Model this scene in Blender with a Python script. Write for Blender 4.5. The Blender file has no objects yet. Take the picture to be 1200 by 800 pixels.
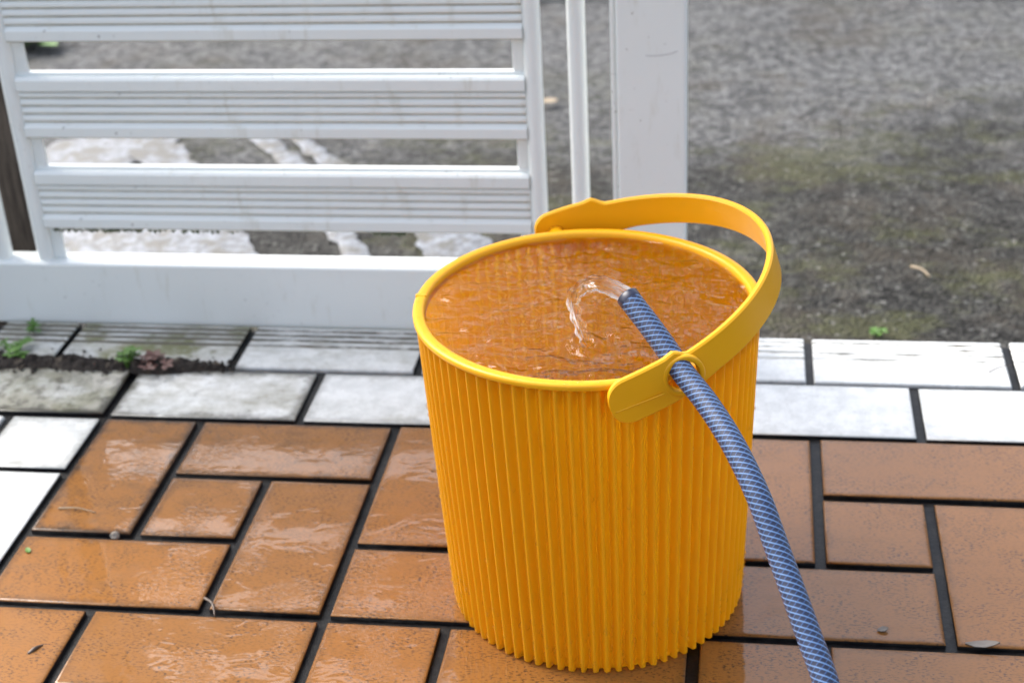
import bpy, bmesh, math, random
from mathutils import Vector, Matrix, noise

# ------------------------------------------------------------------ set-up
SC = bpy.context.scene
COL = SC.collection
S = 0.108                       # one tile module in metres; lengths below are in modules
R = math.radians
PI = math.pi
random.seed(7)

# camera ---------------------------------------------------------------
cam = bpy.data.cameras.new('camera')
cam.sensor_width = 36.0
cam.lens = 55.87
cam.clip_start = 0.05
cam.clip_end = 500
cam.dof.use_dof = True
cam.dof.focus_distance = 11.0 * S
cam.dof.aperture_fstop = 7.5
co = bpy.data.objects.new('camera', cam)
COL.objects.link(co)
CR = [[0.98930, 0.13708, -0.04986], [0.02203, -0.47831, -0.87791], [-0.14419, 0.86742, -0.47622]]
m = Matrix(((CR[0][0], -CR[1][0], -CR[2][0]), (CR[0][1], -CR[1][1], -CR[2][1]), (CR[0][2], -CR[1][2], -CR[2][2])))
co.matrix_world = Matrix.Translation(Vector((6.336, -12.942, 8.063)) * S) @ m.to_4x4()
SC.camera = co

# world and sun: bright hazy overcast, brightest beyond the gate ----------
SUN_EL, SUN_AZ = 44.0, -60.0
world = bpy.data.worlds.new('World')
SC.world = world
world.use_nodes = True
wn = world.node_tree
bg = wn.nodes['Background']
sky = wn.nodes.new('ShaderNodeTexSky')
sky.sky_type = 'NISHITA'
sky.sun_disc = False
sky.sun_elevation = R(SUN_EL)
sky.sun_rotation = R(SUN_AZ)
sky.air_density = 1.0
sky.dust_density = 5.0
sky.ozone_density = 1.0
hs = wn.nodes.new('ShaderNodeHueSaturation')
hs.inputs['Saturation'].default_value = 0.62
wn.links.new(sky.outputs[0], hs.inputs['Color'])
wn.links.new(hs.outputs[0], bg.inputs[0])
bg.inputs[1].default_value = 0.15

sl = bpy.data.lights.new('sun', 'SUN')
sl.energy = 1.35
sl.angle = R(40)
sl.color = (1.0, 0.98, 0.95)
so = bpy.data.objects.new('sun', sl)
COL.objects.link(so)
sd = Vector((math.sin(R(SUN_AZ)) * math.cos(R(SUN_EL)), math.cos(R(SUN_AZ)) * math.cos(R(SUN_EL)), math.sin(R(SUN_EL))))
so.rotation_euler = sd.to_track_quat('Z', 'Y').to_euler()
so.location = sd * 20

vs = SC.view_settings
vs.view_transform = 'Standard'
vs.look = 'None'
vs.exposure = 1.42
vs.gamma = 1.0
vs.use_curve_mapping = False


# ------------------------------------------------------------------ helpers
def tag(o, label=None, cat=None, group=None, kind=None):
    if label: o['label'] = label
    if cat: o['category'] = cat
    if group: o['group'] = group
    if kind: o['kind'] = kind
    return o


def link(name, me, mat=None, parent=None, loc=None):
    o = bpy.data.objects.new(name, me)
    COL.objects.link(o)
    if mat:
        me.materials.clear()
        for k in (mat if isinstance(mat, (list, tuple)) else [mat]):
            me.materials.append(k)
    if parent is not None: o.parent = parent
    if loc is not None: o.location = Vector(loc) * S
    return o


def empty(name, loc=(0, 0, 0)):
    o = bpy.data.objects.new(name, None)
    COL.objects.link(o)
    o.empty_display_size = 0.05
    o.location = Vector(loc) * S
    return o


def mesh(name, verts, faces, smooth=False):
    me = bpy.data.meshes.new(name)
    me.from_pydata([tuple(Vector(v) * S) for v in verts], [], faces)
    if smooth:
        me.polygons.foreach_set('use_smooth', [True] * len(me.polygons))
    me.update()
    return me


def fix_normals(me):
    bm = bmesh.new()
    bm.from_mesh(me)
    bmesh.ops.recalc_face_normals(bm, faces=bm.faces)
    bm.to_mesh(me)
    bm.free()
    me.update()
    return me


def box_mesh(name, lo, hi, bev=0.0, seg=2):
    bm = bmesh.new()
    bmesh.ops.create_cube(bm, size=1)
    for v in bm.verts:
        v.co = Vector([(lo[i] + hi[i]) / 2 + v.co[i] * (hi[i] - lo[i]) for i in range(3)]) * S
    if bev > 0:
        bmesh.ops.bevel(bm, geom=list(bm.edges), offset=bev * S, segments=seg, affect='EDGES', profile=0.5)
    me = bpy.data.meshes.new(name)
    bm.to_mesh(me)
    bm.free()
    return me


def extrude_x(name, prof, x0, x1, caps=True):
    """closed profile of (y, z), extruded along x"""
    n = len(prof)
    v = [(x0, y, z) for y, z in prof] + [(x1, y, z) for y, z in prof]
    f = [(i, (i + 1) % n, n + (i + 1) % n, n + i) for i in range(n)]
    if caps: f += [tuple(range(n - 1, -1, -1)), tuple(range(n, 2 * n))]
    return fix_normals(mesh(name, v, f))


def smooth_path(pts, n):
    """Catmull-Rom through the points"""
    P = [Vector(p) for p in pts]
    P = [P[0] * 2 - P[1]] + P + [P[-1] * 2 - P[-2]]
    out = []
    for i in range(1, len(P) - 2):
        a, b, c, d = P[i - 1:i + 3]
        for k in range(n):
            t = k / n
            out.append(0.5 * ((2 * b) + (c - a) * t + (2 * a - 5 * b + 4 * c - d) * t * t + (3 * b - a - 3 * c + d) * t ** 3))
    out.append(P[-2])
    return out


def tube(name, path, rad, seg=16, caps=True, uv=False):
    """round tube along a path; rad is a number or f(i, t, angle)"""
    n = len(path)
    T = [(path[min(i + 1, n - 1)] - path[max(i - 1, 0)]).normalized() for i in range(n)]
    u = T[0].orthogonal().normalized()
    v, f, al, L = [], [], [], 0.0
    for i in range(n):
        if i:
            u = (u - T[i] * u.dot(T[i])).normalized()
            L += (path[i] - path[i - 1]).length
        al.append(L)
        w = T[i].cross(u)
        for k in range(seg):
            a = 2 * PI * k / seg
            r = rad(i, i / (n - 1), a) if callable(rad) else rad
            v.append(path[i] + (u * math.cos(a) + w * math.sin(a)) * r)
    for i in range(n - 1):
        for k in range(seg):
            k2 = (k + 1) % seg
            f.append((i * seg + k, i * seg + k2, (i + 1) * seg + k2, (i + 1) * seg + k))
    nf = len(f)
    if caps:
        f.append(tuple(range(seg - 1, -1, -1)))
        f.append(tuple(range((n - 1) * seg, n * seg)))
    me = mesh(name, v, f, True)
    if uv:
        lay = me.uv_layers.new(name='UVMap')
        for p in me.polygons:
            if p.index >= nf:
                p.use_smooth = False
                continue
            i, k = divmod(p.index, seg)
            for li, (di, dk) in zip(p.loop_indices, ((0, 0), (0, 1), (1, 1), (1, 0))):
                lay.data[li].uv = ((k + dk) / seg, al[i + di])
    return me


# ------------------------------------------------------------------ materials
class NT:
    def __init__(self, name):
        self.m = bpy.data.materials.new(name)
        self.m.use_nodes = True
        self.t = self.m.node_tree
        self.b = self.t.nodes['Principled BSDF']
        self.out = self.t.nodes['Material Output']

    def n(self, typ, **kw):
        nd = self.t.nodes.new('ShaderNode' + typ)
        for k, v in kw.items(): setattr(nd, k, v)
        return nd

    def put(self, sock, v):
        if hasattr(v, 'is_linked') or hasattr(v, 'node'):
            self.t.links.new(v, sock)
        else:
            if isinstance(v, (tuple, list)) and len(v) == 3 and sock.type == 'RGBA': v = (*v, 1)
            sock.default_value = v

    def set(self, **kw):
        for k, v in kw.items(): self.put(self.b.inputs[k.replace('_', ' ')], v)

    def coord(self, which='Object', scale=(1, 1, 1), rand=False):
        tc = self.n('TexCoord')
        mp = self.n('Mapping')
        self.put(mp.inputs['Vector'], tc.outputs[which])
        mp.inputs['Scale'].default_value = scale
        if rand:
            oi = self.n('ObjectInfo')
            cx = self.n('CombineXYZ')
            for i, k in enumerate((37.0, 53.0, 0.0)):
                self.put(cx.inputs[i], self.math('MULTIPLY', oi.outputs['Random'], k))
            self.put(mp.inputs['Location'], cx.outputs[0])
        return mp.outputs[0]

    def noise(self, vec, scale, detail=3, rough=0.55, dist=0.0, out=0):
        nd = self.n('TexNoise')
        self.put(nd.inputs['Vector'], vec)
        nd.inputs['Scale'].default_value = scale
        nd.inputs['Detail'].default_value = detail
        nd.inputs['Roughness'].default_value = rough
        nd.inputs['Distortion'].default_value = dist
        return nd.outputs[out]

    def voro(self, vec, scale, out='Distance', feature='F1'):
        nd = self.n('TexVoronoi', feature=feature)
        self.put(nd.inputs['Vector'], vec)
        nd.inputs['Scale'].default_value = scale
        return nd.outputs[out]

    def math(self, op, a, b=0.0, c=None, clamp=False):
        nd = self.n('Math', operation=op, use_clamp=clamp)
        self.put(nd.inputs[0], a)
        self.put(nd.inputs[1], b)
        if c is not None: self.put(nd.inputs[2], c)
        return nd.outputs[0]

    def ramp(self, v, a, b, o0=0.0, o1=1.0):
        nd = self.n('MapRange', clamp=True, interpolation_type='SMOOTHSTEP')
        self.put(nd.inputs[0], v)
        for i, k in enumerate((a, b, o0, o1)): nd.inputs[i + 1].default_value = k
        return nd.outputs[0]

    def mix(self, f, a, b, mode='MIX'):
        nd = self.n('Mix', data_type='RGBA', blend_type=mode)
        self.put(nd.inputs[0], f)
        self.put(nd.inputs[6], a)
        self.put(nd.inputs[7], b)
        return nd.outputs[2]

    def edge(self, width, wobble):
        """1 at the rim of a tile, 0 inside; the border wanders with the noise"""
        x, y, z = self.sep(self.coord())
        ex = self.math('SUBTRACT', self.prop('half_width'), self.math('ABSOLUTE', x))
        ey = self.math('SUBTRACT', self.prop('half_depth'), self.math('ABSOLUTE', y))
        e = self.math('MINIMUM', ex, ey)
        n = self.noise(self.coord(rand=True), 45, 5, 0.75)
        return self.ramp(self.math('ADD', e, self.math('MULTIPLY', self.math('SUBTRACT', n, 0.5), wobble)), width, 0.0)

    def bump(self, h, strength=0.3, dist=0.001, normal=None):
        nd = self.n('Bump')
        self.put(nd.inputs['Height'], h)
        nd.inputs['Strength'].default_value = strength
        nd.inputs['Distance'].default_value = dist
        if normal is not None: self.put(nd.inputs['Normal'], normal)
        return nd.outputs[0]

    def sep(self, vec):
        nd = self.n('SeparateXYZ')
        self.put(nd.inputs[0], vec)
        return nd.outputs

    def prop(self, name):
        return self.n('Attribute', attribute_type='OBJECT', attribute_name=name).outputs['Fac']


def simple(name, col, rough=0.5, **kw):
    k = NT(name)
    k.set(Base_Color=col, Roughness=rough, **kw)
    return k.m


def m_orange_tile():
    k = NT('orange_glazed_tile')
    v = k.coord(rand=True)
    oi = k.n('ObjectInfo').outputs['Random']
    base = k.mix(k.noise(v, 9, 3), (0.305, 0.126, 0.024), (0.240, 0.094, 0.017))
    base = k.mix(k.math('MULTIPLY', oi, 0.7), base, (0.22, 0.098, 0.026))
    # small dark flecks in the glaze, longer across than deep
    fv = k.coord(scale=(1, 2.6, 1), rand=True)
    fl = k.ramp(k.noise(fv, 260, 2, 0.5), 0.545, 0.60)
    patch = k.ramp(k.noise(v, 30, 2), 0.36, 0.62, 0.25, 1.0)
    base = k.mix(k.math('MULTIPLY', fl, k.math('MULTIPLY', patch, 0.9)), base, (0.035, 0.020, 0.013))
    fine = k.ramp(k.noise(fv, 620, 2), 0.40, 0.62)
    base = k.mix(k.math('MULTIPLY', fine, 0.25), base, (0.20, 0.09, 0.035))
    # dark worn film, strongest on the tiles that carry "dirt"
    d = k.prop('dirt')
    wear = k.ramp(k.noise(k.coord(scale=(1, 2.2, 1), rand=True), 22, 5, 0.65), 0.46, 0.72)
    base = k.mix(k.math('MULTIPLY', wear, d), base, (0.07, 0.045, 0.028))
    base = k.mix(k.math('MULTIPLY', k.edge(0.010, 0.024), k.math('ADD', k.math('MULTIPLY', d, 1.1), 0.16), clamp=True), base, (0.022, 0.016, 0.012))
    k.set(Base_Color=base, Roughness=k.ramp(wear, 0, 1, 0.38, 0.55))
    # the water film over it
    w1 = k.noise(k.coord(scale=(1, 1.5, 1), rand=True), 26, 2, 0.5, 0.6)
    w2 = k.noise(k.coord(scale=(1, 1.8, 1), rand=True), 120, 2, 0.5)
    w2 = k.math('MULTIPLY', w2, k.ramp(k.noise(v, 14, 1), 0.45, 0.62))
    h = k.math('ADD', k.math('MULTIPLY', w1, 1.0), k.math('MULTIPLY', w2, k.prop('ripple')))
    k.set(Specular_IOR_Level=0.12)
    k.set(Coat_Weight=k.math('SUBTRACT', 1.0, k.edge(0.004, 0.006)), Coat_Roughness=0.03, Coat_IOR=1.46, Coat_Normal=k.bump(h, 0.6, 0.0008))
    k.set(Normal=k.bump(k.noise(v, 180, 3), 0.12, 0.0004))
    return k.m


def m_white_tile():
    k = NT('white_border_tile')
    v = k.coord(rand=True)
    base = k.mix(k.ramp(k.noise(v, 48, 6, 0.75), 0.34, 0.66), (0.68, 0.695, 0.685), (0.52, 0.535, 0.525))
    sp = k.ramp(k.noise(v, 330, 2, 0.6), 0.60, 0.70)
    base = k.mix(k.math('MULTIPLY', sp, 0.5), base, (0.33, 0.33, 0.30))
    d = k.prop('dirt')
    n1 = k.noise(k.coord(scale=(1, 1.4, 1), rand=True), 13, 6, 0.68)
    th = k.math('SUBTRACT', 0.74, k.math('MULTIPLY', d, 0.46))
    g = k.math('MULTIPLY', k.math('SUBTRACT', n1, th), 4.5, clamp=True)
    base = k.mix(k.math('MULTIPLY', g, 0.75), base, (0.20, 0.185, 0.12))
    n2 = k.noise(v, 55, 5, 0.7)
    g2 = k.math('MULTIPLY', k.math('SUBTRACT', n2, k.math('SUBTRACT', 0.84, k.math('MULTIPLY', d, 0.36))), 6, clamp=True)
    base = k.mix(k.math('MULTIPLY', g2, 0.85), base, (0.055, 0.05, 0.035))
    base = k.mix(k.math('MULTIPLY', k.edge(0.013, 0.034), k.math('ADD', k.math('MULTIPLY', d, 1.2), -0.10), clamp=True), base, (0.040, 0.036, 0.024))
    mo = k.math('MULTIPLY', k.ramp(k.noise(v, 17, 4, 0.6), 0.48, 0.64), k.prop('moss'))
    base = k.mix(mo, base, (0.115, 0.12, 0.022))
    k.set(Base_Color=base, Roughness=0.42)
    k.set(Coat_Weight=0.6, Coat_Roughness=0.12)
    k.set(Normal=k.bump(k.noise(v, 170, 4, 0.6), 0.35, 0.0006))
    return k.m


def m_groove():
    k = NT('grooved_nosing_dirt')
    v = k.coord(scale=(1, 6, 1), rand=True)
    n = k.noise(v, 24, 5, 0.7)
    d = k.prop('dirt')
    f = k.math('MULTIPLY', k.math('SUBTRACT', n, k.math('SUBTRACT', 0.52, k.math('MULTIPLY', d, 0.38))), 5, clamp=True)
    k.set(Base_Color=k.mix(f, (0.70, 0.71, 0.68), (0.11, 0.10, 0.07)), Roughness=0.55)
    return k.m


def m_mortar():
    k = NT('wet_black_grout')
    v = k.coord('Object')
    c = k.mix(k.ramp(k.noise(v, 60, 5, 0.7), 0.42, 0.68), (0.004, 0.004, 0.005), (0.017, 0.016, 0.015))
    k.set(Base_Color=c, Roughness=0.5, Specular_IOR_Level=0.2, Coat_Weight=0.15, Coat_Roughness=0.15)
    k.set(Normal=k.bump(k.noise(v, 240, 4, 0.6), 0.6, 0.0012))
    return k.m


def m_concrete():
    k = NT('weathered_concrete')
    v = k.coord('Object')
    c = k.mix(k.noise(v, 8, 6, 0.7), (0.20, 0.195, 0.18), (0.36, 0.355, 0.33))
    k.set(Base_Color=c, Roughness=0.85, Normal=k.bump(k.noise(v, 120, 5), 0.4, 0.002))
    return k.m


def m_asphalt():
    k = NT('old_mossy_asphalt')
    v = k.coord('Object')
    x, y, z = k.sep(v)
    # exposed stones
    vc = k.voro(v, 170, 'Color')
    st = k.n('SeparateColor')
    k.put(st.inputs[0], vc)
    stone = st.outputs[0]
    big = k.noise(v, 2.0, 5, 0.62)
    mid = k.noise(v, 9, 6, 0.72)
    clump = k.noise(v, 52, 5, 0.8)
    fine = k.noise(v, 110, 4, 0.7)
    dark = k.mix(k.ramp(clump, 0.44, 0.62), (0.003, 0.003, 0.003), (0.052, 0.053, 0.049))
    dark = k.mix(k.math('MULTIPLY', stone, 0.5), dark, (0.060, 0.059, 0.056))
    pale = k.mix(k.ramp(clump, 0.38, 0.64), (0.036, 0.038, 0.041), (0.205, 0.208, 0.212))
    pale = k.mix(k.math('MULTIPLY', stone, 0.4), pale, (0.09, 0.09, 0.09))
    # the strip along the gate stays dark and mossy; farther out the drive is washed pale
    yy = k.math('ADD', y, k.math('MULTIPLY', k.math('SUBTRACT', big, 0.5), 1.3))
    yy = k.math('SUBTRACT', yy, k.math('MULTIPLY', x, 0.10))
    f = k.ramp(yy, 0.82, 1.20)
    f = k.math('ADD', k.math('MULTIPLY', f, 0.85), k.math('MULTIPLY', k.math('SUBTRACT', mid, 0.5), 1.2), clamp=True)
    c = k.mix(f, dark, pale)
    c = k.mix(k.math('MULTIPLY', k.ramp(fine, 0.48, 0.66), 0.6), c, (0.014, 0.014, 0.013))
    # lighter worn blotches, brown litter stains and moss
    c = k.mix(k.math('MULTIPLY', k.ramp(k.noise(v, 14, 6, 0.75), 0.54, 0.68), 0.6), c, (0.125, 0.123, 0.112))
    c = k.mix(k.math('MULTIPLY', k.ramp(k.noise(v, 4.5, 5, 0.7), 0.50, 0.66), 0.55), c, (0.050, 0.042, 0.031))
    ms = k.ramp(k.noise(k.coord('Object', scale=(0.8, 1.3, 1)), 6.0, 7, 0.76), 0.48, 0.62)
    ms = k.math('MULTIPLY', ms, k.ramp(yy, 1.6, 0.7, 0.10, 0.62))
    c = k.mix(ms, c, k.mix(clump, (0.018, 0.020, 0.007), (0.100, 0.105, 0.046)))
    gr = k.ramp(st.outputs[1], 0.965, 0.985)
    c = k.mix(k.math('MULTIPLY', gr, 0.3), c, (0.26, 0.26, 0.25))
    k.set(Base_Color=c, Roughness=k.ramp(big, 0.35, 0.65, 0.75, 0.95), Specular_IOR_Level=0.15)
    h = k.math('ADD', k.math('MULTIPLY', k.voro(v, 150), 1.0), k.math('MULTIPLY', fine, 0.8))
    k.set(Normal=k.bump(h, 0.9, 0.004))
    return k.m


def m_wet_sheen():
    k = NT('painted_wet_sheen')  # pale sky reflection on wet asphalt, painted as base colour
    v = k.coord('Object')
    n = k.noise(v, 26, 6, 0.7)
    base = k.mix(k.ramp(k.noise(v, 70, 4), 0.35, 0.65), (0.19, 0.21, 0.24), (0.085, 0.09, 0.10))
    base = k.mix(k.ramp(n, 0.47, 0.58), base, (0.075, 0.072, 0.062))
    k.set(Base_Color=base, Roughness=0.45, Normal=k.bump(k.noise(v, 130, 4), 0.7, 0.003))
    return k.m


def m_gate_paint():
    k = NT('white_gate_paint')
    v = k.coord('Object')
    x, y, z = k.sep(v)
    base = k.mix(k.noise(v, 6, 4, 0.6), (0.79, 0.825, 0.81), (0.73, 0.765, 0.75))
    st = k.ramp(k.noise(k.coord('Object', scale=(6, 6, 1.2)), 9, 5, 0.7), 0.55, 0.80)
    base = k.mix(k.math('MULTIPLY', st, 0.5), base, (0.50, 0.48, 0.38))
    spots = k.ramp(k.noise(v, 150, 3, 0.6), 0.67, 0.72)
    base = k.mix(k.math('MULTIPLY', spots, k.ramp(k.noise(v, 10, 2), 0.45, 0.65, 0.0, 0.7)), base, (0.20, 0.19, 0.16))
    k.set(Base_Color=base, Roughness=0.33, Specular_IOR_Level=0.5)
    k.set(Normal=k.bump(k.noise(v, 45, 3), 0.06, 0.001))
    return k.m


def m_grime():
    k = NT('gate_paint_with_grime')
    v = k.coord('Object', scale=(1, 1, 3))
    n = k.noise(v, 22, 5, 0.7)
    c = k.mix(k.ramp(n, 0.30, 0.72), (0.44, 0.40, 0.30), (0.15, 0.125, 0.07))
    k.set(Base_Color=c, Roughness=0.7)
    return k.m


def m_yellow(thin=False):
    k = NT('thin_yellow_plastic' if thin else 'yellow_plastic')
    v = k.coord('Object')
    c = k.mix(k.noise(v, 7, 3), (0.84, 0.415, 0.006), (0.79, 0.38, 0.005))
    k.set(Base_Color=c, Roughness=k.ramp(k.noise(v, 30, 3), 0.3, 0.7, 0.28, 0.40), Specular_IOR_Level=0.4)
    if thin:                    # a thin moulded wall: part of the light goes through it
        tl = k.n('BsdfTranslucent')
        tl.inputs['Color'].default_value = (0.97, 0.55, 0.006, 1)
        mx = k.n('MixShader')
        mx.inputs[0].default_value = 0.28
        k.t.links.new(k.b.outputs[0], mx.inputs[1])
        k.t.links.new(tl.outputs[0], mx.inputs[2])
        k.t.links.new(mx.outputs[0], k.out.inputs[0])
    return k.m


def m_water():
    """thin clear surface: mirror part by Fresnel, the rest passes straight through"""
    k = NT('clear_water')
    k.t.nodes.remove(k.b)
    v = k.coord('Object')
    nrm = k.bump(k.noise(k.coord('Object', scale=(1, 1.5, 1)), 30, 1, 0.4, 1.0), 0.5, 0.010)
    fr = k.n('Fresnel')
    fr.inputs['IOR'].default_value = 1.33
    k.put(fr.inputs['Normal'], nrm)
    gl = k.n('BsdfGlossy')
    gl.inputs['Roughness'].default_value = 0.02
    k.put(gl.inputs['Normal'], nrm)
    tr = k.n('BsdfTransparent')
    tr.inputs['Color'].default_value = (0.97, 0.98, 0.98, 1)
    rf = k.n('BsdfRefraction')
    rf.inputs['IOR'].default_value = 1.33
    rf.inputs['Roughness'].default_value = 0.0
    k.put(rf.inputs['Normal'], nrm)
    mx0 = k.n('MixShader')
    mx0.inputs[0].default_value = 0.6
    k.t.links.new(tr.outputs[0], mx0.inputs[1])
    k.t.links.new(rf.outputs[0], mx0.inputs[2])
    mx = k.n('MixShader')
    k.put(mx.inputs[0], fr.outputs[0])
    k.t.links.new(mx0.outputs[0], mx.inputs[1])
    k.t.links.new(gl.outputs[0], mx.inputs[2])
    k.t.links.new(mx.outputs[0], k.out.inputs[0])
    return k.m


def m_jet(streaky=False):
    k = NT('gushing_water' if streaky else 'water_drop')
    k.t.nodes.remove(k.b)
    g = k.n('BsdfGlass')
    g.inputs['IOR'].default_value = 1.33
    g.inputs['Roughness'].default_value = 0.0
    g.inputs['Color'].default_value = (0.98, 0.99, 1, 1)
    tr = k.n('BsdfTransparent')
    mx = k.n('MixShader')
    mx.inputs[0].default_value = 0.5 if streaky else 0.72
    k.t.links.new(g.outputs[0], mx.inputs[1])
    k.t.links.new(tr.outputs[0], mx.inputs[2])
    last = mx.outputs[0]
    if streaky:                 # white strands: drawn-in air by the mouth, a painted glint lower down
        u, v, _ = k.sep(k.n('UVMap').outputs[0])
        cx = k.n('CombineXYZ')
        k.put(cx.inputs[0], k.math('MULTIPLY', k.math('SINE', k.math('MULTIPLY', u, 2 * PI)), 2.2))
        k.put(cx.inputs[1], k.math('MULTIPLY', k.math('COSINE', k.math('MULTIPLY', u, 2 * PI)), 2.2))
        k.put(cx.inputs[2], k.math('MULTIPLY', v, 3.0))
        n = k.noise(cx.outputs[0], 1.6, 3, 0.6)
        near = k.ramp(v, 0.22, 0.01)
        fall_glint = k.math('MULTIPLY', k.ramp(v, 0.46, 0.56), k.ramp(k.math('ABSOLUTE', k.math('SUBTRACT', u, 0.35)), 0.24, 0.10))  # white stripe on one side stands for the highlight on the falling water
        f = k.math('MULTIPLY', k.ramp(n, 0.46, 0.60), k.math('ADD', k.math('MULTIPLY', near, 0.6), k.math('MULTIPLY', fall_glint, 0.9)), clamp=True)
        df = k.n('BsdfTranslucent')
        df.inputs['Color'].default_value = (0.92, 0.93, 0.95, 1)
        dd = k.n('BsdfDiffuse')
        dd.inputs['Color'].default_value = (0.9, 0.9, 0.9, 1)
        ad = k.n('MixShader')
        ad.inputs[0].default_value = 0.5
        k.t.links.new(df.outputs[0], ad.inputs[1])
        k.t.links.new(dd.outputs[0], ad.inputs[2])
        m2 = k.n('MixShader')
        k.put(m2.inputs[0], f)
        k.t.links.new(last, m2.inputs[1])
        k.t.links.new(ad.outputs[0], m2.inputs[2])
        last = m2.outputs[0]
    k.t.links.new(last, k.out.inputs[0])
    return k.m


def m_hose():
    k = NT('blue_braided_hose')
    uv = k.n('UVMap').outputs[0]
    u, v, _ = k.sep(uv)
    N, K = 8.0, 23.0
    a = k.math('ADD', k.math('MULTIPLY', u, N), k.math('MULTIPLY', v, K))
    b = k.math('SUBTRACT', k.math('MULTIPLY', u, N), k.math('MULTIPLY', v, K))

    def line(s, w):
        t = k.math('ABSOLUTE', k.math('SUBTRACT', k.math('FRACT', s), 0.5))
        return k.ramp(t, 0.5 - w - 0.10, 0.5 - w + 0.06)
    l1 = line(a, 0.10)
    l2 = line(b, 0.07)
    base = k.mix(k.noise(k.coord('Object'), 60, 2), (0.008, 0.017, 0.060), (0.005, 0.010, 0.032))
    base = k.mix(k.math('MULTIPLY', l2, 0.85), base, (0.030, 0.080, 0.22))
    base = k.mix(k.math('MULTIPLY', l1, 0.95), base, (0.115, 0.225, 0.44))
    k.set(Base_Color=base, Roughness=0.55, Coat_Weight=0.5, Coat_Roughness=0.05, Coat_IOR=1.42)
    h = k.math('MAXIMUM', l1, l2)
    k.set(Normal=k.bump(h, 0.25, 0.0005))
    return k.m


def m_wood():
    k = NT('dark_weathered_wood')
    v = k.coord('Object', scale=(6, 6, 0.5))
    n = k.noise(v, 14, 6, 0.7)
    c = k.mix(k.ramp(n, 0.30, 0.70), (0.012, 0.008, 0.006), (0.085, 0.068, 0.058))
    k.set(Base_Color=c, Roughness=0.8, Normal=k.bump(n, 0.8, 0.004))
    return k.m


def m_leaf(name, c1, c2):
    k = NT(name)
    c = k.mix(k.noise(k.coord('Object'), 60, 3), c1, c2)
    k.set(Base_Color=c, Roughness=0.45, Subsurface_Weight=0.0)
    return k.m


def m_soil():
    k = NT('damp_soil_and_moss')
    v = k.coord('Object')
    c = k.mix(k.noise(v, 90, 5, 0.7), (0.008, 0.006, 0.005), (0.045, 0.033, 0.025))
    c = k.mix(k.ramp(k.noise(v, 60, 4), 0.58, 0.68), c, (0.09, 0.07, 0.05))
    k.set(Base_Color=c, Roughness=0.85, Normal=k.bump(k.noise(v, 220, 4, 0.7), 1.0, 0.004))
    return k.m


M = dict(orange=m_orange_tile(), white=m_white_tile(), groove=m_groove(), mortar=m_mortar(), concrete=m_concrete(),
         asphalt=m_asphalt(), wet_sheen=m_wet_sheen(), gate=m_gate_paint(), grime=m_grime(), yellow=m_yellow(), shell=m_yellow(True),
         water=m_water(), jet=m_jet(True), hose=m_hose(), wood=m_wood(), soil=m_soil(),
         bore=simple('dark_hose_bore', (0.01, 0.015, 0.04), 0.3),
         steel=simple('dull_steel', (0.35, 0.35, 0.35), 0.4, Metallic=1.0),
         drop=m_jet(),
         leaf=m_leaf('fresh_green_leaf', (0.055, 0.14, 0.015), (0.10, 0.22, 0.03)),
         redleaf=m_leaf('reddish_leaf', (0.10, 0.038, 0.034), (0.17, 0.095, 0.075)),
         dry=m_leaf('dry_leaf', (0.10, 0.085, 0.07), (0.21, 0.185, 0.16)),
         straw=m_leaf('dry_straw', (0.34, 0.27, 0.17), (0.24, 0.18, 0.11)),
         twig=m_leaf('dark_twig', (0.10, 0.065, 0.045), (0.05, 0.035, 0.025)),
         stone=m_leaf('pale_pebble', (0.26, 0.235, 0.20), (0.14, 0.12, 0.10)))

# ------------------------------------------------------------------ ground
ASZ = -1.0


def asphalt():
    # one sheet to the horizon, finer and uneven near the gate
    bm = bmesh.new()
    xs = [-3000, -600, -120, -40] + [-20 + i * 0.8 for i in range(61)] + [40, 120, 600, 3000]
    ys = [-3000, -600, -120, -30] + [1 + i * 0.6 for i in range(41)] + [40, 120, 600, 3000]
    V = []
    for y in ys:
        for x in xs:
            near = max(0.0, 1 - max(abs(x - 4) / 26, abs(y - 12) / 16))
            z = ASZ + min(1, near * 3) * 0.10 * (noise.noise(Vector((x * .35, y * .35, 3.3))) - 0.1)
            V.append(bm.verts.new(Vector((x, y, z)) * S))
    n = len(xs)
    for j in range(len(ys) - 1):
        for i in range(n - 1):
            f = bm.faces.new((V[j * n + i], V[j * n + i + 1], V[(j + 1) * n + i + 1], V[(j + 1) * n + i]))
            f.smooth = True
    me = bpy.data.meshes.new('asphalt')
    bm.to_mesh(me)
    bm.free()
    return tag(link('asphalt', me, M['asphalt']), kind='structure')


asphalt()


def az(x, y):
    return ASZ + 0.10 * (noise.noise(Vector((x * .35, y * .35, 3.3))) - 0.1)


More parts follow.
